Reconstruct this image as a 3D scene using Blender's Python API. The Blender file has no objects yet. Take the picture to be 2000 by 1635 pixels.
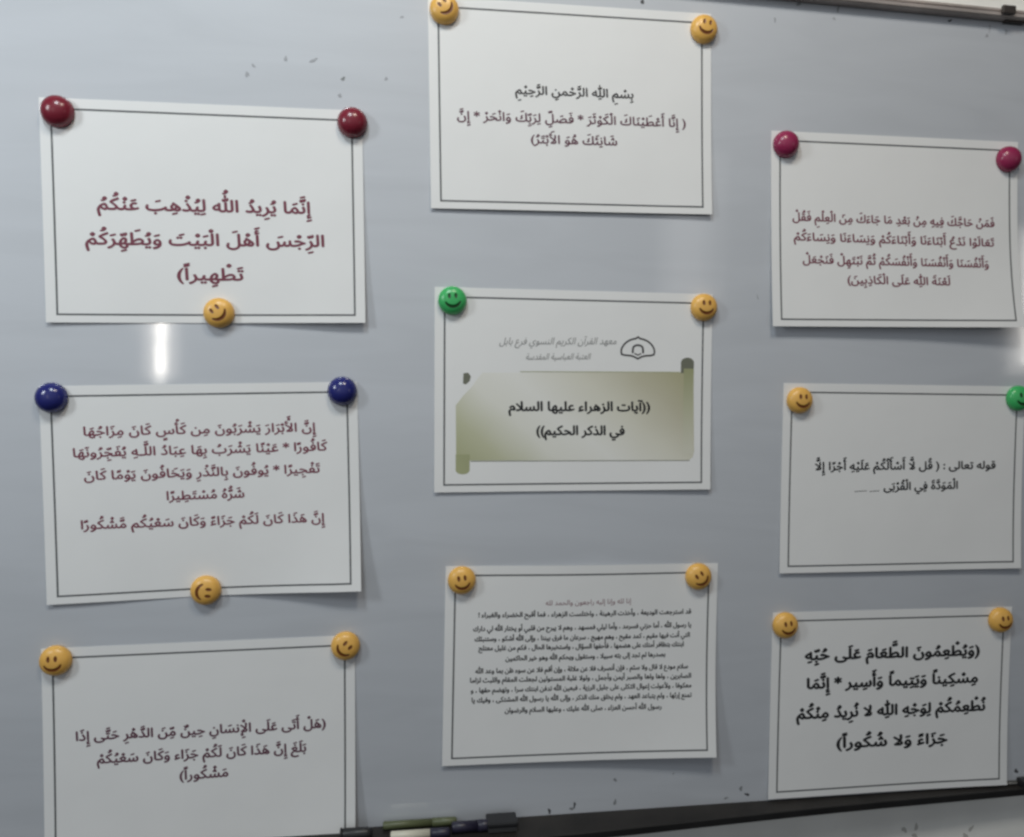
import bpy, bmesh, math, random, unicodedata
from mathutils import Matrix, Vector
from mathutils.geometry import delaunay_2d_cdt, interpolate_bezier

S = bpy.context.scene
COL = S.collection
RNG = random.Random(7)
MM = 0.001

# ---------------------------------------------------------------- camera, world, lamps, exposure
cam_data = bpy.data.cameras.new("camera")
cam = bpy.data.objects.new("camera", cam_data)
COL.objects.link(cam)
cam_data.sensor_fit = 'HORIZONTAL'
cam_data.sensor_width = 36.0
cam_data.lens = 26.169
cam_data.clip_start = 0.01
cam_data.clip_end = 60.0
cam_rows = [[0.98961854, -0.01046085, -0.14333776],
            [-0.14273498, 0.04496997, -0.98873881],
            [0.01678894, 0.99893357, 0.04300999]]
cm = Matrix(cam_rows).to_4x4()
cm.translation = (-0.178696, -0.765685, 0.003778)
cam.matrix_world = cm
S.camera = cam

world = bpy.data.worlds.new("World")
S.world = world
world.use_nodes = True
wn = world.node_tree
wn.nodes.clear()
w_out = wn.nodes.new("ShaderNodeOutputWorld")
w_bg = wn.nodes.new("ShaderNodeBackground")
w_sep = wn.nodes.new("ShaderNodeSeparateXYZ")
w_tc = wn.nodes.new("ShaderNodeTexCoord")
wn.links.new(w_tc.outputs['Generated'], w_sep.inputs[0])


def w_step(axis, lo, hi, a, b):
    n = wn.nodes.new("ShaderNodeMapRange")
    n.interpolation_type = 'SMOOTHSTEP'
    n.inputs['From Min'].default_value, n.inputs['From Max'].default_value = lo, hi
    n.inputs['To Min'].default_value, n.inputs['To Max'].default_value = a, b
    wn.links.new(w_sep.outputs[axis], n.inputs['Value'])
    return n.outputs[0]


def w_mul(a, b):
    n = wn.nodes.new("ShaderNodeMath"); n.operation = 'MULTIPLY'
    wn.links.new(a, n.inputs[0]); wn.links.new(b, n.inputs[1])
    return n.outputs[0]


# the dim room the board faces: a pale far wall, fading to a dark floor, dimmer to the right
w_f = w_mul(w_mul(w_step('Z', -0.50, 0.10, 0.03, 1.0), w_step('Z', 0.50, 0.80, 1.0, 0.05)),
            w_mul(w_step('Y', -0.90, -0.35, 1.0, 0.05), w_step('X', -0.1, 0.75, 1.0, 0.35)))
w_col = wn.nodes.new("ShaderNodeMix"); w_col.data_type = 'RGBA'
w_col.inputs[6].default_value = (0, 0, 0, 1)
w_col.inputs[7].default_value = (0.90, 0.97, 1.05, 1)
wn.links.new(w_f, w_col.inputs[0])
wn.links.new(w_col.outputs[2], w_bg.inputs['Color'])
w_bg.inputs['Strength'].default_value = 0.36
wn.links.new(w_bg.outputs[0], w_out.inputs['Surface'])


def area_lamp(name, loc, target, sx, sy, power, color):
    d = bpy.data.lights.new(name, 'AREA')
    d.shape = 'RECTANGLE'
    d.size, d.size_y = sx, sy
    d.energy = power
    d.color = color
    o = bpy.data.objects.new(name, d)
    COL.objects.link(o)
    o.location = loc
    z = (Vector(loc) - Vector(target)).normalized()
    x = Vector((0, 0, 1)).cross(z)
    x = Vector((1, 0, 0)) if x.length < 1e-4 else x.normalized()
    y = z.cross(x)
    m = Matrix((x, y, z)).transposed().to_4x4()
    m.translation = loc
    o.matrix_world = m
    return o


# two ceiling fittings above the board (cool, warm) and a window close on the left
area_lamp("ceiling_lamp", (-0.50, -0.78, 1.08), (-0.30, -0.20, 0.0), 0.22, 0.22, 6.5, (0.86, 0.96, 1.0))
area_lamp("ceiling_lamp", (0.05, -0.80, 1.15), (0.05, -0.20, 0.0), 0.22, 0.22, 5.4, (1.0, 0.90, 0.76))
area_lamp("left_window", (-1.25, -0.70, 0.50), (-0.3, 0.0, 0.0), 0.16, 0.30, 4.3, (0.90, 0.97, 1.0))
# daylight in the slits between curtains across the room, seen as streaks in the glossy board
def slit(x, z0, z1, w, rad, color, y=-3.0):
    area_lamp("window_slit", (x, y, (z0 + z1) / 2), (x * 0.9, 0, (z0 + z1) / 2), w, z1 - z0,
              rad * math.pi * w * (z1 - z0), color)
slit(-1.336, -0.006, 0.028, 0.040, 8, (1.0, 0.96, 0.89))
slit(-1.332, 0.034, 0.184, 0.050, 10, (1.0, 0.95, 0.87))
slit(-1.330, 0.190, 0.900, 0.052, 10, (1.0, 0.95, 0.87))
slit(-1.328, 0.020, 0.900, 0.170, 0.9, (1.0, 0.93, 0.86), -2.99)
slit(3.36, 0.180, 0.900, 0.16, 4.5, (1.0, 0.96, 0.90))
slit(3.36, 0.120, 0.950, 0.34, 1.2, (1.0, 0.96, 0.90), -2.99)
slit(1.30, 0.43, 1.25, 0.38, 0.18, (1.0, 0.98, 0.96))
slit(1.28, 0.47, 1.22, 0.27, 0.18, (1.0, 0.98, 0.96), -2.99)
slit(1.27, 0.52, 1.20, 0.16, 0.20, (1.0, 0.98, 0.96), -2.98)

vs = S.view_settings
vs.view_transform = 'Standard'
vs.look = 'None'
vs.exposure = 0.09
vs.gamma = 1.0
vs.use_curve_mapping = False
S.cycles.pixel_filter_type = 'BLACKMAN_HARRIS'
S.cycles.filter_width = 2.7
S.cycles.max_bounces = 6


# ---------------------------------------------------------------- helpers
def put(bx, by, bz):
    """board millimetres (right, up, out of the board) to world metres"""
    return Vector((bx * MM, -bz * MM, by * MM))


def tag(o, label=None, cat=None, group=None, kind=None):
    if label: o['label'] = label
    if cat: o['category'] = cat
    if group: o['group'] = group
    if kind: o['kind'] = kind
    return o


def mesh_obj(name, verts, faces, mat, parent=None, smooth=False, base=None):
    """verts are world metres relative to the parent's origin (or to base when there is no parent)"""
    me = bpy.data.meshes.new(name)
    me.from_pydata([tuple(v) for v in verts], [], faces)
    me.update()
    if smooth:
        for p in me.polygons: p.use_smooth = True
    if mat: me.materials.append(mat)
    o = bpy.data.objects.new(name, me)
    COL.objects.link(o)
    if parent: o.parent = parent
    if base is not None: o.location = base
    return o


def node_mat(name, color, rough=0.5, metallic=0.0, spec=0.5, coat=0.0, coat_rough=0.05,
             var=0.0, var_scale=40.0, bump=0.0, bump_scale=200.0, bump_dist=0.0005):
    m = bpy.data.materials.new(name)
    m.use_nodes = True
    nt = m.node_tree
    b = nt.nodes["Principled BSDF"]
    b.inputs['Base Color'].default_value = (*color, 1)
    b.inputs['Roughness'].default_value = rough
    b.inputs['Metallic'].default_value = metallic
    b.inputs['Specular IOR Level'].default_value = spec
    b.inputs['Coat Weight'].default_value = coat
    b.inputs['Coat Roughness'].default_value = coat_rough
    tc = nt.nodes.new("ShaderNodeTexCoord")
    if var:
        n = nt.nodes.new("ShaderNodeTexNoise")
        n.inputs['Scale'].default_value = var_scale
        n.inputs['Detail'].default_value = 5
        nt.links.new(tc.outputs['Object'], n.inputs['Vector'])
        r = nt.nodes.new("ShaderNodeValToRGB")
        r.color_ramp.elements[0].position = 0.3
        r.color_ramp.elements[1].position = 0.7
        r.color_ramp.elements[0].color = (*[max(0, c * (1 - var)) for c in color], 1)
        r.color_ramp.elements[1].color = (*[min(1, c * (1 + var)) for c in color], 1)
        nt.links.new(n.outputs['Fac'], r.inputs[0])
        nt.links.new(r.outputs[0], b.inputs['Base Color'])
    if bump:
        n2 = nt.nodes.new("ShaderNodeTexNoise")
        n2.inputs['Scale'].default_value = bump_scale
        n2.inputs['Detail'].default_value = 4
        nt.links.new(tc.outputs['Object'], n2.inputs['Vector'])
        bp = nt.nodes.new("ShaderNodeBump")
        bp.inputs['Strength'].default_value = bump
        bp.inputs['Distance'].default_value = bump_dist
        nt.links.new(n2.outputs['Fac'], bp.inputs['Height'])
        nt.links.new(bp.outputs[0], b.inputs['Normal'])
    return m


M_PANEL = node_mat("whiteboard_enamel", (0.545, 0.568, 0.615), rough=0.5, spec=0.5, coat=1.0, coat_rough=0.045,
                   var=0.025, var_scale=6.0, bump=0.10, bump_scale=9.0, bump_dist=0.0006)
M_PANEL.node_tree.nodes["Principled BSDF"].inputs['Coat IOR'].default_value = 1.9


def wipe_haze(mat, base):
    """dry-wiped marker haze and eraser strokes: long faint smears in colour and in the coat's gloss"""
    nt = mat.node_tree
    b = nt.nodes["Principled BSDF"]
    tc = nt.nodes.new("ShaderNodeTexCoord")
    mp = nt.nodes.new("ShaderNodeMapping")
    mp.inputs['Rotation'].default_value = (0, 0.35, 0)
    mp.inputs['Scale'].default_value = (2.2, 1.0, 13.0)
    nt.links.new(tc.outputs['Object'], mp.inputs['Vector'])
    n = nt.nodes.new("ShaderNodeTexNoise")
    n.inputs['Scale'].default_value = 2.0
    n.inputs['Detail'].default_value = 6
    n.inputs['Distortion'].default_value = 1.2
    nt.links.new(mp.outputs[0], n.inputs['Vector'])
    r = nt.nodes.new("ShaderNodeValToRGB")
    r.color_ramp.elements[0].position, r.color_ramp.elements[1].position = 0.25, 0.62
    r.color_ramp.elements[0].color = (*[c * 0.94 for c in base], 1)
    r.color_ramp.elements[1].color = (*[c * 1.015 for c in base], 1)
    nt.links.new(n.outputs['Fac'], r.inputs[0])
    nt.links.new(r.outputs[0], b.inputs['Base Color'])
    g = nt.nodes.new("ShaderNodeMapRange")
    g.inputs['From Min'].default_value, g.inputs['From Max'].default_value = 0.3, 0.7
    g.inputs['To Min'].default_value, g.inputs['To Max'].default_value = 0.085, 0.04
    nt.links.new(n.outputs['Fac'], g.inputs['Value'])
    nt.links.new(g.outputs[0], b.inputs['Coat Roughness'])


wipe_haze(M_PANEL, (0.55, 0.572, 0.615))
M_PAPER = node_mat("printer_paper", (0.80, 0.80, 0.80), rough=0.75, spec=0.25, var=0.012, var_scale=18.0,
                   bump=0.5, bump_scale=7.0, bump_dist=0.002)
M_BORDER = node_mat("printed_grey_line", (0.12, 0.125, 0.13), rough=0.6, spec=0.3)
M_INK = node_mat("black_ink", (0.022, 0.022, 0.024), rough=0.6, spec=0.3)
M_INK_SOFT = node_mat("dark_grey_ink", (0.055, 0.052, 0.055), rough=0.6, spec=0.3)
M_MAROON = node_mat("maroon_ink", (0.195, 0.052, 0.078), rough=0.6, spec=0.3)
M_PURPLE = node_mat("dark_wine_ink", (0.12, 0.045, 0.070), rough=0.6, spec=0.3)
M_PALE_INK = node_mat("pale_grey_ink", (0.20, 0.20, 0.20), rough=0.6, spec=0.3)
M_ALU = node_mat("aluminium", (0.50, 0.44, 0.41), rough=0.45, metallic=0.35, var=0.15, var_scale=30)
M_TRAY = node_mat("dark_tray_plastic", (0.014, 0.0135, 0.0135), rough=0.45, var=0.3, var_scale=25)
M_TRAY_TOP = node_mat("brown_tray_top", (0.017, 0.0145, 0.013), rough=0.6, var=0.4, var_scale=22)  # slightly browner tone for the tray's upward faces
M_BLACK = node_mat("black_plastic", (0.016, 0.016, 0.018), rough=0.4)
M_WALL = node_mat("painted_plaster", (0.88, 0.87, 0.83), rough=0.8, var=0.06, var_scale=14.0,
                  bump=0.3, bump_scale=60.0, bump_dist=0.0008)


# ---------------------------------------------------------------- Arabic lettering, shaped letter by letter
FORMS = {}
for cp in list(range(0xFE70, 0xFEFD)):
    dec = unicodedata.decomposition(chr(cp)).split()
    if len(dec) < 2: continue
    key = tuple(int(h, 16) for h in dec[1:])
    if key[0] == 0x20: continue
    FORMS.setdefault(key, {})[dec[0].strip('<>')] = chr(cp)
MARKS_UP = set('\u064b\u064c\u064e\u064f\u0651\u0652\u0670')
MARKS_DN = set('\u064d\u0650')
ALEFS = '\u0622\u0623\u0625\u0627'
_font = bpy.data.curves.new("lettering", 'FONT')
_font.resolution_u = 3
_font_obj = bpy.data.objects.new("lettering", _font)
COL.objects.link(_font_obj)
_cache = {}


def _outlines(body):
    """closed polylines of the lettering curve"""
    _font.body = body
    bpy.context.view_layer.update()
    cu = _font_obj.to_curve(bpy.context.evaluated_depsgraph_get())
    polys = []
    for sp in cu.splines:
        pts = []
        bp = sp.bezier_points
        n = len(bp)
        for i in range(n):
            p, q = bp[i], bp[(i + 1) % n]
            h1, h2 = p.handle_right, q.handle_left
            chord = (q.co - p.co).length
            bend = ((h1 - (p.co * 2 + q.co) / 3).length + (h2 - (p.co + q.co * 2) / 3).length)
            k = 1 if bend < 1e-4 else max(2, min(6, int(2 + 22 * bend + 4 * chord)))
            c = interpolate_bezier(p.co, h1, h2, q.co, k + 1)
            pts += [(w.x, w.y) for w in c[:-1]]
        clean = []
        for w in pts:
            if not clean or math.hypot(w[0] - clean[-1][0], w[1] - clean[-1][1]) > 1e-5: clean.append(w)
        if len(clean) > 2: polys.append(clean)
    _font_obj.to_curve_clear()
    return polys


def _winding(polys, x, y):
    w = 0
    for p in polys:
        for (x0, y0), (x1, y1) in zip(p, p[1:] + p[:1]):
            if (y0 <= y) != (y1 <= y):
                if (x0 + (y - y0) / (y1 - y0) * (x1 - x0)) > x:
                    w += 1 if y1 > y0 else -1
    return w


def _mesh_of(body):
    """fill by constrained triangulation; a triangle is ink where the outlines wind round it"""
    polys = _outlines(body)
    if not polys: return [], []
    pts, eds = [], []
    for p in polys:
        b = len(pts)
        pts += [Vector(w) for w in p]
        eds += [(b + i, b + (i + 1) % len(p)) for i in range(len(p))]
    v, e, f, *_ = delaunay_2d_cdt(pts, eds, [], 0, 1e-6)
    v = [(q.x, q.y) for q in v]
    keep = []
    for q in f:
        cx = sum(v[i][0] for i in q) / len(q); cy = sum(v[i][1] for i in q) / len(q)
        if _winding(polys, cx, cy) != 0: keep.append(tuple(q))
    return v, keep


def _right_edge(body):
    return max(w[0] for p in _outlines(body) for w in p)


def glyph(ch):
    k = ch
    if k not in _cache:
        v, f = _mesh_of(ch)
        adv = _right_edge('l' + ch + 'l') - _right_edge('ll')
        box = (min(p[0] for p in v), max(p[0] for p in v), min(p[1] for p in v), max(p[1] for p in v)) if v else (0, adv, 0, 0)
        _cache[k] = (v, f, adv, box)
    return _cache[k]


def shape(line):
    """logical string -> list of (glyph char, [marks]) in logical order"""
    line = line.replace('\u0627\u0644\u0644\u0647', '\ufdf2')
    items = []
    for ch in line:
        if (ch in MARKS_UP or ch in MARKS_DN) and items:
            items[-1][1].append(ch)
        elif items and ch in ALEFS and items[-1][0] == '\u0644':
            items[-1] = ['\u0644' + ch, items[-1][1]]
        else:
            items.append([ch, []])
    def forms(i):
        if i < 0 or i >= len(items): return {}
        return FORMS.get(tuple(ord(c) for c in items[i][0]), {})
    out = []
    for i, (ch, mk) in enumerate(items):
        f = forms(i)
        if ch == '\u0640':
            out.append((ch, mk)); continue
        if not f:
            sw = {'(': ')', ')': '('}
            out.append((sw.get(ch, ch), mk)); continue
        prev = bool(forms(i - 1).get('initial')) or (i > 0 and items[i - 1][0] == '\u0640')
        nxt = bool(f.get('initial')) and (bool(forms(i + 1).get('final')) or (i + 1 < len(items) and items[i + 1][0] == '\u0640'))
        name = 'medial' if prev and nxt else 'final' if prev else 'initial' if nxt else 'isolated'
        out.append((f.get(name) or f.get('isolated'), mk))
    return out


def lay_line(line):
    """glyph instances [(char, dx, dy, isMark)] in em units from the left, and the total width"""
    x = 0.0
    inst = []
    for ch, mk in reversed(shape(line)):
        if ch == ' ':
            x += 0.27; continue
        v, f, adv, box = glyph(ch)
        inst.append((ch, x, 0.0))
        up = max(box[3] + 0.07, 0.50)
        dn = min(box[2] - 0.07, -0.10)
        cx = x + (box[0] + box[1]) / 2
        order = sorted(mk, key=lambda c: 0 if c == '\u0651' else 1)
        for c in order:
            mv, mf, ma, mb = glyph(c)
            if not mv: continue
            mx = cx - (mb[0] + mb[1]) / 2
            if c in MARKS_UP:
                inst.append((c, mx, up - mb[2])); up += mb[3] - mb[2] + 0.04
            else:
                inst.append((c, mx, dn - mb[3])); dn -= mb[3] - mb[2] + 0.04
        x += adv
    lo, hi = 1e9, -1e9
    for ch, dx, dy in inst:
        b = glyph(ch)[3]
        lo, hi = min(lo, dx + b[0]), max(hi, dx + b[1])
    return inst, lo, hi


def text_part(sheet, line, xr, yr, xl, yl, em, mat, bold=0.0, slant=0.0, lift=0.16):
    """one printed line on a sheet, spanning xl..xr (sheet millimetres), baseline yl..yr"""
    inst, lo, hi = lay_line(line)
    sx = (xr - xl) / (hi - lo)
    verts, faces = [], []
    for k, (ch, dx, dy) in enumerate(inst):
        v, f, adv, b = glyph(ch)
        # heavier strokes: the letter struck again a hair to the side and up
        struck = [(-bold, 0), (bold, 0), (0, bold * 0.8), (0, -bold * 0.8)] if bold > 0.018 else [(-bold, 0), (bold, 0)] if bold else [(0, 0)]
        for n, (ox, oy) in enumerate(struck):
            base = len(verts)
            for px, py in v:
                t = dx + px - lo
                X = xl + t * sx + (dy + py) * em * slant + ox * em
                Y = yl + (yr - yl) * t / (hi - lo) + (dy + py + oy) * em
                verts.append(sheet.on(X, Y, lift + 0.02 * (k % 3) + 0.008 * n))
            faces += [tuple(base + i for i in q) for q in f]
    o = mesh_obj("text_line", verts, faces, mat, sheet.obj)
    return o


# ---------------------------------------------------------------- wall and whiteboard
def box(x0, x1, y0, y1, z0, z1):
    v = [put(x, y, z) for z in (z0, z1) for y in (y0, y1) for x in (x0, x1)]
    f = [(0, 2, 3, 1), (4, 5, 7, 6), (0, 1, 5, 4), (2, 6, 7, 3), (0, 4, 6, 2), (1, 3, 7, 5)]
    return v, f


def box_obj(name, x0, x1, y0, y1, z0, z1, mat, parent=None, bevel=0.0):
    v, f = box(x0, x1, y0, y1, z0, z1)
    o = mesh_obj(name, v, f, mat, parent)
    bm = bmesh.new(); bm.from_mesh(o.data)
    bmesh.ops.recalc_face_normals(bm, faces=bm.faces)
    if bevel:
        bmesh.ops.bevel(bm, geom=bm.edges[:], offset=bevel * MM, segments=2, affect='EDGES', profile=0.5)
    bm.to_mesh(o.data); bm.free()
    return o


def blob(name, cx, cy, rx, ry, ang, z, mat, parent, seed):
    """a thin irregular patch of ink or dirt"""
    r = random.Random(seed)
    n = 18
    v = [put(cx, cy, z)]
    k1, k2 = r.uniform(0, 6.28), r.uniform(0, 6.28)
    for i in range(n):
        t = 2 * math.pi * i / n
        q = 1 + 0.25 * math.sin(2 * t + k1) + 0.2 * math.sin(3 * t + k2)
        x, y = rx * q * math.cos(t), ry * q * math.sin(t)
        v.append(put(cx + x * math.cos(ang) - y * math.sin(ang), cy + x * math.sin(ang) + y * math.cos(ang), z))
    f = [(0, 1 + i, 1 + (i + 1) % n) for i in range(n)]
    return mesh_obj(name, v, f, mat, parent)


wall = box_obj("wall", -2600, 2600, -1300, 1500, -80, -10, M_WALL)
tag(wall, kind='structure')
M_SCUFF = node_mat("grey_scuff", (0.52, 0.505, 0.475), rough=0.85)
for i, (x, y, rx, ry, a) in enumerate([(399, -501, 2.5, 4, .4), (414, -499, 2, 5, -.3), (413, -510, 3, 4, .6),
                                       (485, -506, 2, 4.5, -.5), (478, -514, 2.5, 4, .5), (350, -520, 4, 2, .2)]):
    q = 775.7 / 765.7
    x, y = -178.7 + (x + 178.7) * q, y * q
    blob("scuff_mark", x, y, rx, ry, a, -9.9, M_SCUFF, wall, 40 + i)

board = bpy.data.objects.new("whiteboard", None)
COL.objects.link(board)
tag(board, "large glossy white magnetic whiteboard on the wall carrying nine printed sheets", "whiteboard")
# panel: a sheet of enamelled steel
box_obj("panel", -1000, 620, -458, 424, -9, 0, M_PANEL, board)
# top rail: an aluminium channel standing 12 mm proud, ends butting the panel
def extrude_profile(name, prof, xs, mat, parent, close=True):
    """prof(x) -> list of (y, z) at board x, swept along xs"""
    v, f = [], []
    n = None
    for x in xs:
        p = prof(x); n = len(p)
        v += [put(x, y, z) for y, z in p]
    for i in range(len(xs) - 1):
        for j in range(n):
            a, b = i * n + j, i * n + (j + 1) % n
            f.append((a, b, b + n, a + n))
    f.append(tuple(range(n))); f.append(tuple((len(xs) - 1) * n + k for k in reversed(range(n))))
    o = mesh_obj(name, v, f, mat, parent)
    bm = bmesh.new(); bm.from_mesh(o.data)
    bmesh.ops.recalc_face_normals(bm, faces=bm.faces)
    bm.to_mesh(o.data); bm.free()
    return o

XS = [-1000, -500, 0, 100, 200, 300, 400, 500, 620]
extrude_profile("top_rail", lambda x: [(420.6, 0.2), (420.6, 9.5), (422.0, 11.0), (424.5, 11.4), (424.9, 10.2), (426.2, 10.2),
                                       (426.6, 11.4), (429.0, 11.0), (430.0, 9.8), (430.0, -9.5), (424.3, -9.5), (424.3, 0.2)],
                XS, M_ALU, board)
M_CLIP = node_mat("brown_clip_plastic", (0.045, 0.036, 0.032), rough=0.5)
box_obj("clip", 467, 483, 422.5, 431.5, 11.6, 15.5, M_CLIP, board, 1.2)
box_obj("clip_tongue", 479, 503, 418.6, 420.4, 0.3, 5.5, M_CLIP, board, 0.4)
# pen tray: a dark ledge under the panel, its front lip closing in towards the right end
def tz(x):
    pts = [(-1000, 44), (-200, 41), (0, 37), (80, 33), (200, 26), (270, 22), (355, 18.5), (490, 14), (560, 11.5)]
    for (a, p), (b, q) in zip(pts, pts[1:]):
        if x <= b: return p + (q - p) * (x - a) / (b - a)
    return pts[-1][1]
XT = [-1000, -600, -200, -100, 0, 50, 100, 150, 200, 250, 300, 350, 400, 450, 500, 540, 556]
tray = extrude_profile("pen_tray", lambda x: [(-455.2, 0.3), (-455.8, tz(x) - 4), (-455.0, tz(x) - 3), (-455.0, tz(x) - 0.6), (-455.8, tz(x)),
                                              (-462.5, tz(x)), (-463.4, tz(x) - 1), (-463.4, -4), (-458.3, -4), (-458.3, 0.3)],
                       XT, M_TRAY, board)
tray.data.materials.append(M_TRAY_TOP)
for p in tray.data.polygons:
    if p.normal.z > 0.7: p.material_index = 1
box_obj("tray_end_cap", 541, 562, -462, -446.5, 0.4, 13.5, M_BLACK, board, 1.5)
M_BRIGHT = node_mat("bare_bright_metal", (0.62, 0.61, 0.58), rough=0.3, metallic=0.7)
box_obj("tray_bracket", 487, 541, -454.8, -450.5, 0.3, 3.0, node_mat("dull_bracket_metal", (0.16, 0.155, 0.15), rough=0.45, metallic=0.5), board, 0.6)
box_obj("bracket_glint", 523, 540, -453.2, -451.8, 3.1, 4.0, M_BRIGHT, board, 0.3)  # bright strip modelled in place of a highlight on the bracket
box_obj("bracket_screw", 490, 497, -452.6, -449.5, 3.1, 4.2, M_BRIGHT, board, 0.5)
blob("bracket_hole", 482, -449.5, 3.2, 2.6, 0, 3.2, M_BLACK, board, 5)

M_FAINT = node_mat("faint_dry_ink", (0.34, 0.35, 0.375), rough=0.6)
M_MIDMARK = node_mat("grey_dry_ink", (0.22, 0.23, 0.24), rough=0.6)
M_DARKMARK = node_mat("dark_dry_ink", (0.07, 0.072, 0.078), rough=0.6)
for i, (x, y, rx, ry, a, m) in enumerate([
        (-333, 302, 1.6, 2.8, .3, M_FAINT), (-327, 310.5, 2.4, 1.0, -.5, M_FAINT), (-296.8, 319.5, 1.4, 2.8, .2, M_FAINT),
        (-270.6, 320, 1.4, 4.0, -.9, M_FAINT), (-242, 304.5, 2.2, 1.6, .2, M_MIDMARK), (-200, 307.6, 1.8, 1.4, 0, M_FAINT),
        (-245, 288, 2.2, 1.5, .3, M_FAINT), (-185, 369, 1.6, 1.2, .3, M_FAINT), (62, 406, 1.8, 3.0, .5, M_DARKMARK), (57, 409, 3.0, 1.4, .2, M_MIDMARK),
        (235.5, 418.5, 3.0, 1.4, .1, M_MIDMARK), (209, 400, 1.2, 2.2, .2, M_FAINT), (276.8, 407, 1.6, 1.4, 0, M_FAINT), (281, 417, 1.0, 3.2, 0, M_MIDMARK),
        (414.6, 416.5, 2.2, 1.5, .4, M_DARKMARK), (464, 412.5, 0.9, 4.2, 0, M_FAINT), (461, 404, 2.2, 1.4, .4, M_FAINT), (484.6, 410, 1.4, 3.6, 0, M_FAINT),
        (-20, -451, 1.7, 2.6, .2, M_DARKMARK), (7.5, -446, 1.3, 3.0, .1, M_DARKMARK), (4.5, -450, 2.4, 1.6, .4, M_MIDMARK), (52.5, -446, 1.4, 3.4, 0, M_MIDMARK),
        (52, -421, 1.8, 1.8, 0, M_MIDMARK), (197, -439.8, 2.0, 2.4, .6, M_MIDMARK), (204.6, -447, 3.0, 1.4, -.6, M_DARKMARK), (180, -449.5, 2.6, .9, .1, M_MIDMARK),
        (541, -440, 2.6, 2.4, .2, M_DARKMARK), (199, 105, .6, 3.0, .4, M_FAINT), (118, -418, 1.2, 1.2, 0, M_FAINT)]):
    blob("ink_speck", x, y, rx, ry, a, 0.15, m, board, 100 + i)


# ---------------------------------------------------------------- sheets of paper
PW, PH = 297.0, 210.0


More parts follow.
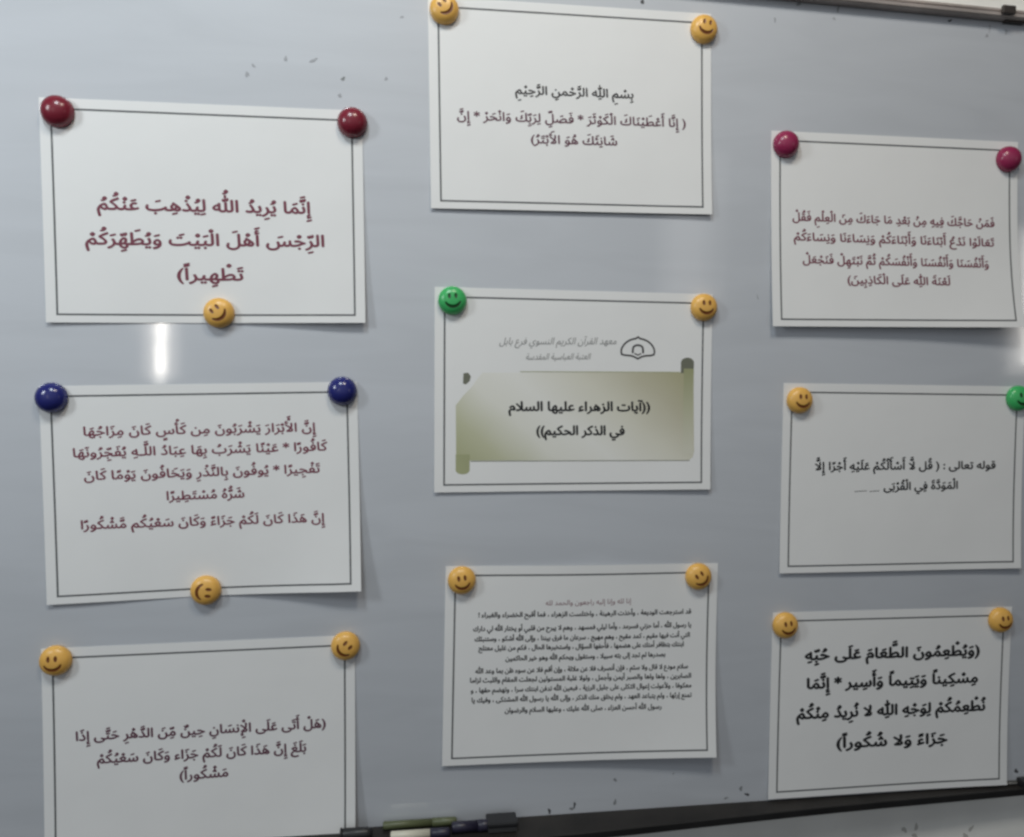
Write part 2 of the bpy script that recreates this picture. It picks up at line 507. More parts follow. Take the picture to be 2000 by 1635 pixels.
class Sheet:
    def __init__(self, cx, cy, rot, label, bl=2.0, br=3.0, held=False, tl=0.0, tr=0.0, wave=0.0):
        self.cx, self.cy, self.rot = cx, cy, rot
        self.bl, self.br, self.held, self.tl, self.tr, self.wave = bl, br, held, tl, tr, wave
        nx, ny = 36, 26
        self.origin = put(cx, cy, 0)
        self.obj = None
        top, bot = [], []
        for j in range(ny + 1):
            for i in range(nx + 1):
                u, v = -PW / 2 + PW * i / nx, PH / 2 - PH * j / ny
                top.append(self.on(u, v, 0.0)); bot.append(self.on(u, v, -0.12))
        n = len(top)
        f = []
        w = nx + 1
        for j in range(ny):
            for i in range(nx):
                a, b, c, d = j * w + i, j * w + i + 1, (j + 1) * w + i + 1, (j + 1) * w + i
                f.append((a, d, c, b)); f.append((n + a, n + b, n + c, n + d))
        ring = [i for i in range(nx + 1)] + [j * w + nx for j in range(1, ny + 1)] + \
               [ny * w + i for i in range(nx - 1, -1, -1)] + [j * w for j in range(ny - 1, 0, -1)]
        allv = top + bot
        rim = len(allv)
        allv = allv + [top[k] for k in ring] + [bot[k] for k in ring]
        m = len(ring)
        for k in range(m):
            f.append((rim + k, rim + (k + 1) % m, rim + m + (k + 1) % m, rim + m + k))
        self.obj = mesh_obj("paper_sheet", allv, f, M_PAPER, None, True, self.origin)
        tag(self.obj, label, "paper sheet", "printed sheets pinned to the whiteboard")
        # keep the cut edges crisp
        for p in self.obj.data.polygons[2 * nx * ny:]: p.use_smooth = False

    def z(self, u, v):
        s = (u + PW / 2) / PW
        t = (PH / 2 - v) / PH
        lift = (self.bl * (1 - s) + self.br * s) * (max(0, t) ** 2.1)
        if self.held:
            lift *= min(1.0, abs(2 * s - 1 + 0.1) * 1.1) ** 1.4
        lift += (self.tl * (1 - s) ** 3 + self.tr * s ** 3) * max(0, 1 - t) ** 3
        lift += self.wave * math.sin(math.pi * s) ** 2 * max(0, 1 - 1.6 * t)
        lift += 0.45 * (1 + math.sin(5.1 * s + 2.3 * t + self.cx)) * t
        lift += self.br * 0.55 * max(0.0, s + t - 1.45) ** 2 * 3.0
        return 0.45 + lift

    def on(self, u, v, h):
        c, s = math.cos(self.rot), math.sin(self.rot)
        return put(u * c - v * s, u * s + v * c, self.z(u, v) + h)

    def strip(self, pts, width, mat, name, lift=0.10, closed=False):
        """a printed line following pts on the sheet"""
        P = [Vector(p) for p in pts]
        n = len(P)
        v, f = [], []
        for i in range(n):
            a = P[(i - 1) % n] if (closed or i > 0) else P[i]
            b = P[(i + 1) % n] if (closed or i < n - 1) else P[i]
            d1 = (P[i] - a).normalized() if (P[i] - a).length > 1e-9 else None
            d2 = (b - P[i]).normalized() if (b - P[i]).length > 1e-9 else None
            d1 = d1 or d2; d2 = d2 or d1
            t = (d1 + d2).normalized()
            nrm = Vector((-t.y, t.x))
            k = width / 2 / max(0.5, nrm.dot(Vector((-d1.y, d1.x))))
            for s in (1, -1):
                q = P[i] + nrm * k * s
                v.append(self.on(q.x, q.y, lift))
        m = n if closed else n - 1
        for i in range(m):
            j = (i + 1) % n
            f.append((2 * i, 2 * i + 1, 2 * j + 1, 2 * j))
        return mesh_obj(name, v, f, mat, self.obj)

    def border(self, x0=-138.3, x1=138.3, y0=-97.3, y1=95.0, width=1.75):
        pts = []
        for (a, b), (c, d) in (((x0, y1), (x1, y1)), ((x1, y1), (x1, y0)), ((x1, y0), (x0, y0)), ((x0, y0), (x0, y1))):
            k = 30
            pts += [(a + (c - a) * i / k, b + (d - b) * i / k) for i in range(k)]
        return self.strip(pts, width, M_BORDER, "border_line", 0.10, True)

    def patch(self, pts, mat, name, lift):
        """a printed filled outline: gridded so that it follows the sheet"""
        bm = bmesh.new()
        vs_ = [bm.verts.new((x, y, 0)) for x, y in pts]
        bm.faces.new(vs_)
        bmesh.ops.triangulate(bm, faces=bm.faces[:])
        for _ in range(4):
            long_e = [e for e in bm.edges if e.calc_length() > 14]
            if not long_e: break
            bmesh.ops.subdivide_edges(bm, edges=long_e, cuts=1)
            bmesh.ops.triangulate(bm, faces=[q for q in bm.faces if len(q.verts) > 3])
        bm.verts.ensure_lookup_table(); bm.verts.index_update()
        v = [self.on(q.co.x, q.co.y, lift) for q in bm.verts]
        f = [tuple(w.index for w in q.verts) for q in bm.faces]
        bm.free()
        return mesh_obj(name, v, f, mat, self.obj)


A = Sheet(-369.1, 165.7, 0.0262, "sheet with three lines of large maroon Arabic script, held by two dark red magnets", 2.6, 4.2, True)
B = Sheet(-371.3, -103.7, 0.0313, "sheet with five maroon lines of Arabic script, held by two navy blue magnets", 2.2, 8.5, True)
C = Sheet(-373.5, -359.7, 0.0131, "lower left sheet with three dark wine Arabic lines, reaching past the photo's bottom edge", 3.0, 7.0)
D = Sheet(-8.6, 290.8, 0.0267, "top middle sheet whose short black Arabic line stands above two wine coloured lines", 2.0, 3.0)
E = Sheet(0.0, 0.0, 0.0087, "white sheet with an olive green printed scroll and a small dome emblem", 1.6, 2.2)
F = Sheet(13.3, -289.3, -0.0067, "curling white sheet densely filled with eleven lines of tiny Arabic print", 2.6, 8.5, wave=3.5)
G = Sheet(359.4, 181.5, 0.0218, "sheet with four maroon Arabic lines under two crimson magnets, bottom edge standing off the board", 8.0, 11.0)
H = Sheet(381.0, -91.9, 0.0030, "sheet with only two black Arabic lines, between a yellow and a green smiley", 2.5, 3.5)
I = Sheet(376.4, -347.3, -0.0034, "lower right white sheet with four lines of large bold black Arabic script", 3.0, 3.0)
for s in (A, B, C, D, E, F, G, H, I):
    s.border()

for t, xr, yr, xl, yl in (
        ("إِنَّمَا يُرِيدُ اللهُ لِيُذْهِبَ عَنْكُمُ", 97.8, 2.6, -100.2, 2.4),
        ("الرِّجْسَ أَهْلَ الْبَيْتَ وَيُطَهِّرَكُمْ", 109.2, -29.7, -111.5, -30.7),
        ("تَطْهِيراً)", 31.6, -63.5, -29.7, -63.5)):
    text_part(A, t, xr, yr, xl, yl, 16.0, M_MAROON, 0.040)
for t, xr, yr, xl, yl in (
        ("إِنَّ الْأَبْرَارَ يَشْرَبُونَ مِن كَأْسٍ كَانَ مِزَاجُهَا", 107.2, 56.2, -110.1, 56.8),
        ("كَافُورًا * عَيْنًا يَشْرَبُ بِهَا عِبَادُ اللَّـهِ يُفَجِّرُونَهَا", 117.6, 36.7, -120.1, 36.3),
        ("تَفْجِيرًا * يُوفُونَ بِالنَّذْرِ وَيَخَافُونَ يَوْمًا كَانَ", 109.8, 14.6, -111.0, 14.0),
        ("شَرُّهُ مُسْتَطِيرًا", 36.1, -8.0, -36.5, -8.1),
        ("إِنَّ هَذَا كَانَ لَكُمْ جَزَاءً وَكَانَ سَعْيُكُم مَّشْكُورًا", 113.9, -35.1, -115.3, -33.4)):
    text_part(B, t, xr, yr, xl, yl, 12.0, M_MAROON, 0.032)
for t, xr, yr, xl, yl in (
        ("(هَلْ أَتَى عَلَى الْإِنسَانِ حِينٌ مِّنَ الدَّهْرِ حَتَّى إِذَا", 118.7, 11.5, -118.4, 12.5),
        ("بَلَغَ إِنَّ هَذَا كَانَ لَكُمْ جَزَاء وَكَانَ سَعْيُكُمْ", 99.3, -12.0, -99.5, -11.0),
        ("مَشْكُوراً)", 23.4, -32.0, -22.5, -32.4)):
    text_part(C, t, xr, yr, xl, yl, 12.6, M_PURPLE, 0.036)
text_part(D, "بِسْمِ اللهِ الرَّحْمنِ الرَّحِيْمِ", 63.1, 13.4, -61.0, 12.8, 12.0, M_INK_SOFT, 0.034)
text_part(D, "( إِنَّا أَعْطَيْنَاكَ الْكَوْثَرَ * فَصَلِّ لِرَبِّكَ وَانْحَرْ * إِنَّ", 120.0, -14.0, -120.7, -15.4, 12.0, M_PURPLE, 0.028)
text_part(D, "شَانِئَكَ هُوَ الأَبْتَرُ)", 45.3, -35.7, -45.3, -36.5, 12.0, M_PURPLE, 0.028)
for t, xr, yr, xl, yl in (
        ("فَمَنْ حَاجَّكَ فِيهِ مِنْ بَعْدِ مَا جَاءَكَ مِنَ الْعِلْمِ فَقُلْ", 118.9, 8.6, -123.9, 9.8),
        ("تَعَالَوْا نَدْعُ أَبْنَاءَنَا وَأَبْنَاءَكُمْ وَنِسَاءَنَا وَنِسَاءَكُمْ", 118.1, -13.5, -122.5, -11.5),
        ("وَأَنْفُسَنَا وَأَنْفُسَنَا وَأَنْفُسَكُمْ ثُمَّ نَبْتَهِلْ فَنَجْعَلْ", 110.5, -37.5, -112.4, -36.0),
        ("لَعْنَةَ اللهِ عَلَى الْكَاذِبِينَ)", 62.4, -58.1, -60.3, -57.4)):
    text_part(G, t, xr, yr, xl, yl, 12.0, M_MAROON, 0.032)
text_part(H, "قوله تعالى : ( قُل لَّا أَسْأَلُكُمْ عَلَيْهِ أَجْرًا إِلَّا", 113.4, 10.4, -108.8, 9.2, 12.2, M_INK, 0.038)
text_part(H, "الْمَوَدَّةَ فِي الْقُرْبَى", 66.0, -12.4, -25.5, -13.6, 12.2, M_INK, 0.038)
for a, b in ((-31, -43), (-46, -61)):
    H.strip([(a, -14.2), ((a + b) / 2, -14.6), (b, -15.0)], 0.9, M_PALE_INK, "dash_line", 0.12)
for t, xr, yr, xl, yl in (
        ("(وَيُطْعِمُونَ الطَّعَامَ عَلَى حُبِّهِ", 108.2, 49.2, -108.1, 50.4),
        ("مِسْكِيناً وَيَتِيماً وَأَسِير * إِنَّمَا", 107.4, 17.2, -104.9, 17.7),
        ("نُطْعِمُكُمْ لِوَجْهِ اللهِ لا نُرِيدُ مِنْكُمْ", 118.4, -16.2, -116.4, -16.0),
        ("جَزَاءً وَلا شُكُوراً)", 70.9, -52.4, -66.8, -51.2)):
    text_part(I, t, xr, yr, xl, yl, 16.6, M_INK, 0.055)
# the sheet of tiny print
text_part(F, "إنا لله وإنا إليه راجعون والحمد لله", 50.9, 63.3, -42.5, 62.6, 7.4, M_MAROON, 0.0)
for t, xr, yr, xl, yl in (
        ("قد استرجعت الوديعة ، وأخذت الرهينة ، واختلست الزهراء ، فما أقبح الخضراء والغبراء !", 118.9, 50.2, -113.3, 50.9),
        ("يا رسول الله ، أما حزني فسرمد ، وأما ليلي فمسهد ، وهم لا يبرح من قلبي أو يختار الله لي دارك", 119.4, 35.7, -118.6, 36.4),
        ("التي أنت فيها مقيم ، كمد مقيح ، وهم مهيج ، سرعان ما فرق بيننا ، وإلى الله أشكو ، وستنبئك", 118.1, 24.7, -116.8, 25.7),
        ("ابنتك بتظافر أمتك على هضمها ، فأحفها السؤال ، واستخبرها الحال ، فكم من غليل معتلج", 111.4, 14.7, -112.5, 15.8),
        ("بصدرها لم تجد إلى بثه سبيلا ، وستقول ويحكم الله وهو خير الحاكمين", 90.8, 4.2, -83.8, 4.3),
        ("سلام مودع لا قال ولا سئم ، فإن أنصرف فلا عن ملالة ، وإن أقم فلا عن سوء ظن بما وعد الله", 116.7, -9.6, -115.3, -8.4),
        ("الصابرين ، واها واها والصبر أيمن وأجمل ، ولولا غلبة المستولين لجعلت المقام واللبث لزاما", 120.5, -20.0, -120.7, -18.0),
        ("معكوفا ، ولأعولت إعوال الثكلى على جليل الرزية ، فبعين الله تدفن ابنتك سرا ، وتهضم حقها ، و", 120.9, -30.4, -119.7, -28.6),
        ("تمنع إرثها ، ولم يتباعد العهد ، ولم يخلق منك الذكر ، وإلى الله يا رسول الله المشتكى ، وفيك يا", 121.3, -40.8, -118.6, -39.0),
        ("رسول الله أحسن العزاء ، صلى الله عليك ، وعليها السلام والرضوان", 87.5, -52.4, -83.4, -51.0)):
    text_part(F, t, xr, yr, xl, yl, 7.2, M_INK, 0.036)

# the title sheet: printed scroll, emblem, headings
M_SCROLL = bpy.data.materials.new("olive_scroll_print")
M_SCROLL.use_nodes = True
nt = M_SCROLL.node_tree
bs = nt.nodes["Principled BSDF"]
bs.inputs['Roughness'].default_value = 0.7
tc = nt.nodes.new("ShaderNodeTexCoord")
sep = nt.nodes.new("ShaderNodeSeparateXYZ")
nt.links.new(tc.outputs['Object'], sep.inputs[0])
# the print runs from olive in two corners to pale in a diagonal band between them
mx = nt.nodes.new("ShaderNodeMath"); mx.operation = 'MULTIPLY_ADD'
nt.links.new(sep.outputs['Z'], mx.inputs[0]); mx.inputs[1].default_value = -1.35
mul = nt.nodes.new("ShaderNodeMath"); mul.operation = 'MULTIPLY'
nt.links.new(sep.outputs['X'], mul.inputs[0]); mul.inputs[1].default_value = 0.0
nt.links.new(mul.outputs[0], mx.inputs[2])
d1 = nt.nodes.new("ShaderNodeMath"); d1.operation = 'ADD'       # x + 1.2 z, + towards upper right
sz = nt.nodes.new("ShaderNodeMath"); sz.operation = 'MULTIPLY'
nt.links.new(sep.outputs['Z'], sz.inputs[0]); sz.inputs[1].default_value = 1.25
nt.links.new(sep.outputs['X'], d1.inputs[0]); nt.links.new(sz.outputs[0], d1.inputs[1])
ns = nt.nodes.new("ShaderNodeTexNoise"); ns.inputs['Scale'].default_value = 12
nt.links.new(tc.outputs['Object'], ns.inputs['Vector'])
d2 = nt.nodes.new("ShaderNodeMath"); d2.operation = 'MULTIPLY_ADD'
nt.links.new(ns.outputs['Fac'], d2.inputs[0]); d2.inputs[1].default_value = 0.04
nt.links.new(d1.outputs[0], d2.inputs[2])
mr = nt.nodes.new("ShaderNodeMapRange")
mr.inputs['From Min'].default_value = -0.19; mr.inputs['From Max'].default_value = 0.16
nt.links.new(d2.outputs[0], mr.inputs['Value'])
rp = nt.nodes.new("ShaderNodeValToRGB")
els = rp.color_ramp.elements
els[0].position = 0.0; els[0].color = (0.43, 0.44, 0.27, 1)
els[1].position = 1.0; els[1].color = (0.44, 0.42, 0.27, 1)
for p, c in ((0.13, (0.52, 0.525, 0.37, 1)), (0.31, (0.745, 0.74, 0.68, 1)), (0.46, (0.79, 0.785, 0.75, 1)), (0.66, (0.69, 0.675, 0.585, 1)), (0.85, (0.53, 0.505, 0.385, 1))):
    e = els.new(p); e.color = c
nt.links.new(mr.outputs[0], rp.inputs[0])
nt.links.new(rp.outputs[0], bs.inputs['Base Color'])
M_ROLL = node_mat("olive_roll_print", (0.37, 0.385, 0.22), rough=0.7, var=0.05, var_scale=30)
# the right roll's print fades from olive at its top to the scroll's pale tone lower down
M_ROLLFADE = node_mat("fading_roll_print", (0.4, 0.4, 0.3), rough=0.7)
nt = M_ROLLFADE.node_tree
tc = nt.nodes.new("ShaderNodeTexCoord"); sep = nt.nodes.new("ShaderNodeSeparateXYZ")
mr = nt.nodes.new("ShaderNodeMapRange"); rp = nt.nodes.new("ShaderNodeValToRGB")
nt.links.new(tc.outputs['Object'], sep.inputs[0]); nt.links.new(sep.outputs['Z'], mr.inputs['Value'])
mr.inputs['From Min'].default_value = -0.068; mr.inputs['From Max'].default_value = 0.024
rp.color_ramp.elements[0].color = (0.66, 0.645, 0.555, 1); rp.color_ramp.elements[1].color = (0.335, 0.345, 0.19, 1)
e = rp.color_ramp.elements.new(0.55); e.color = (0.49, 0.49, 0.35, 1)
nt.links.new(mr.outputs[0], rp.inputs[0]); nt.links.new(rp.outputs[0], nt.nodes["Principled BSDF"].inputs['Base Color'])
M_ROLLDARK = node_mat("dark_olive_print", (0.16, 0.165, 0.125), rough=0.7)

sc_pts = [(-99, 18.4), (113.8, 21.0), (128.4, 21.0), (130.0, -64), (128.5, -70), (124.6, -73.4), (-111.7, -72.4), (-126.0, -72.4),
          (-126.6, -15.4), (-119, -5.5), (-109.5, 4.5), (-104, 12.5)]
scroll = E.patch(sc_pts, M_SCROLL, "scroll_print", 0.08)


def capsule(x0, x1, y0, y1, round_top, round_bot):
    r = (x1 - x0) / 2
    cx = (x0 + x1) / 2
    p = []
    if round_top:
        p += [(cx + r * math.cos(t), y1 - r * 0.75 + r * 0.75 * math.sin(t)) for t in [math.pi * k / 10 for k in range(11)]]
    else:
        p += [(x1, y1), (x0, y1)]
    if round_bot:
        p += [(cx + r * math.cos(t), y0 + r * 0.6 + r * 0.6 * math.sin(t)) for t in [math.pi + math.pi * k / 10 for k in range(11)]]
    else:
        p += [(x0, y0), (x1, y0)]
    return p


E.patch(capsule(114.2, 128.8, 20.0, 36.8, True, False), M_ROLLDARK, "scroll_roll", 0.11)
E.patch(capsule(117.5, 128.7, -66, 25.0, False, False), M_ROLLFADE, "scroll_roll", 0.14)
E.patch(capsule(-126.5, -112.0, -86.5, -66.0, False, True), M_ROLL, "scroll_roll", 0.11)
E.patch([(-119.5 + 0.6, 17.5), (-114, 18.2), (-111.3, 14.5), (-112.5, 9.5), (-116.5, 6.0), (-119.3, 7.0)], M_ROLLDARK, "scroll_curl", 0.11)
E.strip([(-111 + i * 11.8, -73.1 - 0.03 * i) for i in range(21)], 0.7, M_ROLLDARK, "scroll_edge", 0.13)
E.strip([(-60 + i * 9.6, 19.8 + 0.07 * i) for i in range(19)], 0.8, M_ROLL, "scroll_edge", 0.13)
# emblem: a low dome over an arch
dome = []
for k in range(0, 25):
    t = math.pi * k / 24
    dome.append((66.3 + 18.3 * math.cos(t) * (1 + 0.04 * math.sin(t)), 42.0 + 14.2 * max(0, math.sin(t)) ** 1.15 + (1.6 if k == 12 else 0)))
dome += [(48.6, 39.2), (52.0, 38.4), (58.0, 38.0), (62.0, 37.0), (66.3, 34.8), (70.6, 37.0), (74.6, 38.0), (80.6, 38.4), (84.0, 39.4)]
E.strip(dome, 1.9, M_INK_SOFT, "emblem", 0.10, True)
arch = [(60.6, 40.6), (60.8, 45.2)] + [(66.3 - 5.4 * math.cos(math.pi * k / 10), 45.6 + 3.6 * math.sin(math.pi * k / 10)) for k in range(1, 10)] + [(71.8, 45.2), (72.0, 40.6)]
E.strip(arch, 2.1, M_INK_SOFT, "emblem", 0.13, False)
E.strip([(62.6, 40.4), (66.3, 38.6), (70.0, 40.4)], 1.3, M_INK_SOFT, "emblem", 0.13, False)
text_part(E, "معهد القرآن الكريم النسوي فرع بابل", 42.3, 49.8, -81.9, 47.6, 10.0, M_PALE_INK, 0.0, 0.22)
text_part(E, "العتبة العباسية المقدسة", 14.1, 33.6, -54.4, 32.2, 9.0, M_PALE_INK, 0.0, 0.22)
text_part(E, "((آيات الزهراء عليها السلام", 80.1, -20.6, -71.5, -20.8, 13.6, M_INK, 0.045)
text_part(E, "في الذكر الحكيم))", 52.4, -46.1, -41.9, -45.9, 13.6, M_INK, 0.045)

bpy.data.objects.remove(_font_obj)
bpy.data.curves.remove(_font)


# ---------------------------------------------------------------- magnets
def dome_height(r, R, Hh, flat):
    q = min(1.0, r / R)
    return Hh * (1 - q ** flat) ** (1 / flat)


def shape_eye(x, y, sx):
    return math.hypot((x - sx * 3.3) / 1.6, (y - 4.1) / 2.9) - 1.0       # < 0 inside


def shape_mouth(x, y):
    cx, cy, rad = 0.0, 1.6, 8.3
    a = math.degrees(math.atan2(y - cy, x - cx))
    d = abs(math.hypot(x - cx, y - cy) - rad)
    if y > cy: return 1.0
    k = (abs(a + 90)) / 68.0
    if k > 1: return 1.0
    return d / (0.7 + 1.0 * (1 - k * k)) - 1.0


def groove(x, y):
    return max(0.0, min(1.0, 1.2 * max(-shape_eye(x, y, -1), -shape_eye(x, y, 1), -shape_mouth(x, y))))


def magnet_body_mesh(name, R, Hh, flat, mat, face):
    v, f = [], []
    rings, seg = (34, 72) if face else (22, 56)
    v.append((0, -(Hh - (0.5 * groove(0, 0) if face else 0)) * MM, 0))
    for k in range(1, rings + 1):
        r = R * math.sin(math.pi / 2 * k / rings)
        for s in range(seg):
            a = 2 * math.pi * s / seg
            x, y = r * math.cos(a), r * math.sin(a)
            z = dome_height(r, R, Hh, flat) + 1.2
            if face and r < 11.5: z -= 0.55 * groove(x, y)
            v.append((x * MM, -z * MM, y * MM))
    v[0] = (0, -(Hh + 1.2) * MM, 0)
    for s in range(seg):
        a = 2 * math.pi * s / seg
        v.append((R * 0.98 * math.cos(a) * MM, 0, R * 0.98 * math.sin(a) * MM))
    for s in range(seg):
        f.append((0, 1 + s, 1 + (s + 1) % seg))
    for k in range(rings):
        b = 1 + k * seg
        for s in range(seg):
            f.append((b + s, b + seg + s, b + seg + (s + 1) % seg, b + (s + 1) % seg))
    f.append(tuple(1 + rings * seg + s for s in reversed(range(seg))))
    me = bpy.data.meshes.new(name)
    me.from_pydata(v, [], f)
    bm = bmesh.new(); bm.from_mesh(me)
    bmesh.ops.recalc_face_normals(bm, faces=bm.faces)
    bm.to_mesh(me); bm.free()
    for p in me.polygons: p.use_smooth = len(p.vertices) <= 4
    me.materials.append(mat)
    return me


def face_patch_mesh(name, pts_fn, mat):
    """a small inlay following the groove floor; pts_fn gives rows of points"""
    rows = pts_fn()
    v, f = [], []
    w = len(rows[0])
    for row in rows:
        for x, y in row:
            z = dome_height(math.hypot(x, y), SM_R, SM_H, SM_F) + 1.2 - 0.55 * groove(x, y) + 0.13
            v.append((x * MM, -z * MM, y * MM))
    for j in range(len(rows) - 1):
        for i in range(w - 1):
            f.append((j * w + i, j * w + i + 1, (j + 1) * w + i + 1, (j + 1) * w + i))
    me = bpy.data.meshes.new(name)
    me.from_pydata(v, [], f)
    for p in me.polygons: p.use_smooth = True
    me.materials.append(mat)
    return me


SM_R, SM_H, SM_F = 14.6, 9.4, 2.35


def eye_rows(sx):
    def fn():
        rows = []
        for j in range(7):
            q = max(0.02, j / 6)
            rows.append([(sx * 3.3 + 1.58 * q * math.cos(2 * math.pi * i / 20), 4.1 + 2.85 * q * math.sin(2 * math.pi * i / 20)) for i in range(21)])
        return rows
    return fn


def mouth_rows():
    rows = []
    for j in range(7):
        e = -1 + 2 * j / 6
        row = []
        for i in range(33):
            k = -1 + 2 * i / 32
            a = math.radians(-90 + 67 * k)
            rr = 8.3 + e * (0.7 + 1.0 * (1 - k * k)) * 0.96
            row.append((rr * math.cos(a), 1.6 + rr * math.sin(a)))
        rows.append(row)
    return rows


M_YEL = node_mat("yellow_orange_plastic", (0.80, 0.45, 0.105), rough=0.33, spec=0.5, var=0.05, var_scale=120)
M_YELFACE = node_mat("brown_orange_groove", (0.16, 0.045, 0.006), rough=0.4)
M_GRN = node_mat("green_plastic", (0.055, 0.44, 0.13), rough=0.28, spec=0.5, var=0.05, var_scale=120)
M_GRNFACE = node_mat("dark_green_groove", (0.003, 0.05, 0.008), rough=0.4)
M_RED = node_mat("dark_red_plastic", (0.20, 0.020, 0.036), rough=0.24, spec=0.5)
M_CRIM = node_mat("crimson_plastic", (0.29, 0.026, 0.085), rough=0.26, spec=0.5)
M_NAVY = node_mat("navy_plastic", (0.022, 0.026, 0.16), rough=0.2, spec=0.55)


def smiley(body_mat, face_mat):
    o = bpy.data.objects.new("smiley_magnet", magnet_body_mesh("smiley_magnet", SM_R, SM_H, SM_F, body_mat, True))
    COL.objects.link(o)
    for sx in (-1, 1):
        e = bpy.data.objects.new("eye", face_patch_mesh("eye", eye_rows(sx), face_mat)); COL.objects.link(e); e.parent = o
    m = bpy.data.objects.new("mouth", face_patch_mesh("mouth", mouth_rows, face_mat)); COL.objects.link(m); m.parent = o
    return o


def copy_thing(o):
    c = o.copy(); COL.objects.link(c)
    for ch in list(o.children):
        d = ch.copy(); COL.objects.link(d); d.parent = c
    return c


YEL = smiley(M_YEL, M_YELFACE)
GRN = smiley(M_GRN, M_GRNFACE)
first = {'y': True, 'g': True}


def seat_on(sheet, bx, by):
    """height of the paper under a magnet"""
    dx, dy = bx - sheet.cx, by - sheet.cy
    c, s = math.cos(sheet.rot), math.sin(sheet.rot)
    return sheet.z(dx * c + dy * s, -dx * s + dy * c)


def place_smiley(kind, sheet, bx, by, deg, label):
    src = YEL if kind == 'y' else GRN
    o = src if first[kind] else copy_thing(src)
    first[kind] = False
    o.location = put(bx, by, seat_on(sheet, bx, by) + 0.15)
    o.rotation_euler = (0, -math.radians(deg), 0)
    tag(o, label, "magnet", "smiley face magnets on the whiteboard")


def place_dome(mesh, sheet, bx, by, label):
    o = bpy.data.objects.new("dome_magnet", mesh)
    COL.objects.link(o)
    o.location = put(bx, by, seat_on(sheet, bx, by) + 0.15)
    o.rotation_euler = (0, RNG.uniform(0, 6), 0)
    tag(o, label, "magnet", "round plain magnets on the whiteboard")


red_me = magnet_body_mesh("dome_magnet", 14.8, 12.5, 2.0, M_RED, False)
crim_me = magnet_body_mesh("dome_magnet", 14.4, 12.0, 2.0, M_CRIM, False)
navy_me = magnet_body_mesh("dome_magnet", 14.6, 12.0, 2.0, M_NAVY, False)
place_dome(red_me, A, -503.1, 253.9, "glossy dark red dome magnet on the upper left corner of the large maroon script sheet")
place_dome(red_me, A, -232.4, 261.6, "glossy dark red dome magnet on the upper right corner of the large maroon script sheet")
place_dome(navy_me, B, -510.8, -14.3, "navy blue dome magnet on the upper left corner of the five line maroon sheet")
place_dome(navy_me, B, -240.4, -3.7, "navy blue dome magnet on the upper right corner of the five line maroon sheet")
place_dome(crim_me, G, 224.8, 269.0, "crimson dome magnet on the upper left corner of the lifted four line sheet")
place_dome(crim_me, G, 492.3, 269.0, "crimson dome magnet on the upper right corner of the lifted four line sheet")

place_smiley('y', A, -358.3, 70.5, 40, "yellow smiley magnet tilted left on the bottom edge of the large maroon script sheet")
place_smiley('y', B, -370.9, -202.4, -98, "yellow smiley magnet lying sideways on the bottom edge of the five line maroon sheet")
place_smiley('y', C, -509.2, -268.0, 3, "upright yellow smiley magnet on the upper left corner of the lower left sheet")
place_smiley('y', C, -235.4, -262.8, -42, "yellow smiley magnet tilted right on the upper right corner of the lower left sheet")
place_smiley('y', D, -143.3, 378.8, 45, "yellow smiley magnet tilted left, cut by the photo's top edge")
place_smiley('y', D, 128.7, 382.0, -9, "upright yellow smiley magnet on the upper right corner of the top middle sheet")
place_smiley('g', E, -131.4, 90.1, 4, "green smiley magnet on the upper left corner of the olive scroll sheet")
place_smiley('y', E, 137.2, 91.7, 0, "yellow smiley magnet on the upper right corner of the olive scroll sheet")
place_smiley('y', F, -117.8, -197.8, 8, "yellow smiley magnet on the upper left corner of the tiny print sheet")
place_smiley('y', F, 139.4, -199.0, 33, "yellow smiley magnet tilted left on the upper right corner of the tiny print sheet")
place_smiley('y', H, 250.3, -6.1, 0, "yellow smiley magnet on the upper left corner of the two line black text sheet")
place_smiley('g', H, 518.7, 0.0, 6, "green smiley magnet cut by the photo's right edge, on the two line black text sheet")
place_smiley('y', I, 242.1, -255.9, 8, "yellow smiley magnet on the upper left corner of the bold black script sheet")
place_smiley('y', I, 508.7, -257.4, 5, "yellow smiley magnet on the upper right corner of the bold black script sheet")


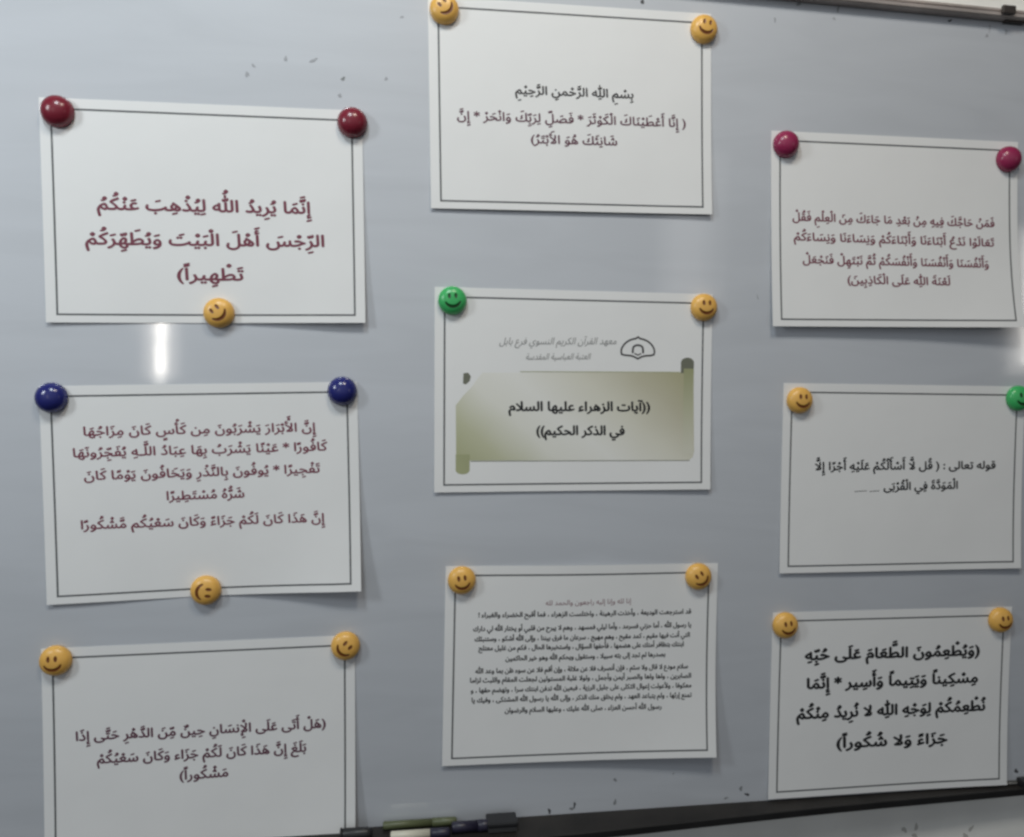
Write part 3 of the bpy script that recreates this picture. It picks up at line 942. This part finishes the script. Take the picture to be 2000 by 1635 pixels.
# ---------------------------------------------------------------- pens and eraser lying in the tray
def lathe_x(name, prof, mat, parent=None, seg=20):
    """profile [(x, r)] turned about the x axis, millimetres"""
    v, f = [], []
    for x, r in prof:
        for s in range(seg):
            a = 2 * math.pi * s / seg
            v.append(Vector((x * MM, r * math.cos(a) * MM, r * math.sin(a) * MM)))
    for i in range(len(prof) - 1):
        for s in range(seg):
            f.append((i * seg + s, i * seg + (s + 1) % seg, (i + 1) * seg + (s + 1) % seg, (i + 1) * seg + s))
    f.append(tuple(range(seg))); f.append(tuple((len(prof) - 1) * seg + s for s in reversed(range(seg))))
    o = mesh_obj(name, v, f, mat, parent, True)
    bm = bmesh.new(); bm.from_mesh(o.data)
    bmesh.ops.recalc_face_normals(bm, faces=bm.faces)
    bm.to_mesh(o.data); bm.free()
    return o


def marker(bx, by, bz, r, L, body_mat, cap_mat, label):
    o = bpy.data.objects.new("marker_pen", None)
    COL.objects.link(o)
    o.location = put(bx, by, bz)
    lathe_x("barrel", [(0, r * .8), (1, r), (L * .66, r), (L * .66, r * .9)], body_mat, o)
    lathe_x("cap", [(L * .66 + .2, r * .95), (L * .66 + .4, r * 1.08), (L - 2, r * 1.02), (L, r * .8)], cap_mat, o)
    tag(o, label, "marker pen")
    return o


M_CREAM = node_mat("cream_plastic", (0.62, 0.60, 0.50), rough=0.35)
M_OLIVE = node_mat("olive_plastic", (0.10, 0.115, 0.055), rough=0.4)
M_NAVYBLK = node_mat("blue_black_plastic", (0.018, 0.016, 0.035), rough=0.35)
marker(-196, -451.0, 6.5, 4.0, 76, M_OLIVE, M_OLIVE, "olive green marker pen lying at the back of the pen tray")
marker(-188, -452.0, 24.0, 4.6, 60, M_CREAM, M_NAVYBLK, "cream marker pen lying along the front of the pen tray")
marker(-126, -449.5, 20.0, 5.4, 40, M_NAVYBLK, M_NAVYBLK, "thick blue black marker pen in the tray next to the eraser")
er = bpy.data.objects.new("board_eraser", None)
COL.objects.link(er)
tag(er, "small black block board eraser standing in the pen tray", "board eraser")
box_obj("grip", -90, -58, -449.0, -444.0, 8, 28, M_BLACK, er, 1.5)
box_obj("felt_pad", -89, -59, -454.6, -449.2, 9, 27, node_mat("dark_felt", (0.03, 0.03, 0.032), rough=0.95), er, 0.6)
ct = bpy.data.objects.new("pen_lid", None)
COL.objects.link(ct)
tag(ct, "short black pen lid lying in the tray below the lower left sheet", "pen lid")
ct.location = put(-236, -449.2, 20.0)
lathe_x("shell", [(0, 5.0), (1, 5.8), (24, 5.6), (30, 4.6)], M_BLACK, ct)
lathe_x("rim", [(-2.2, 5.6), (-1.8, 6.2), (-0.2, 6.2), (-0.1, 5.8)], M_BLACK, ct)
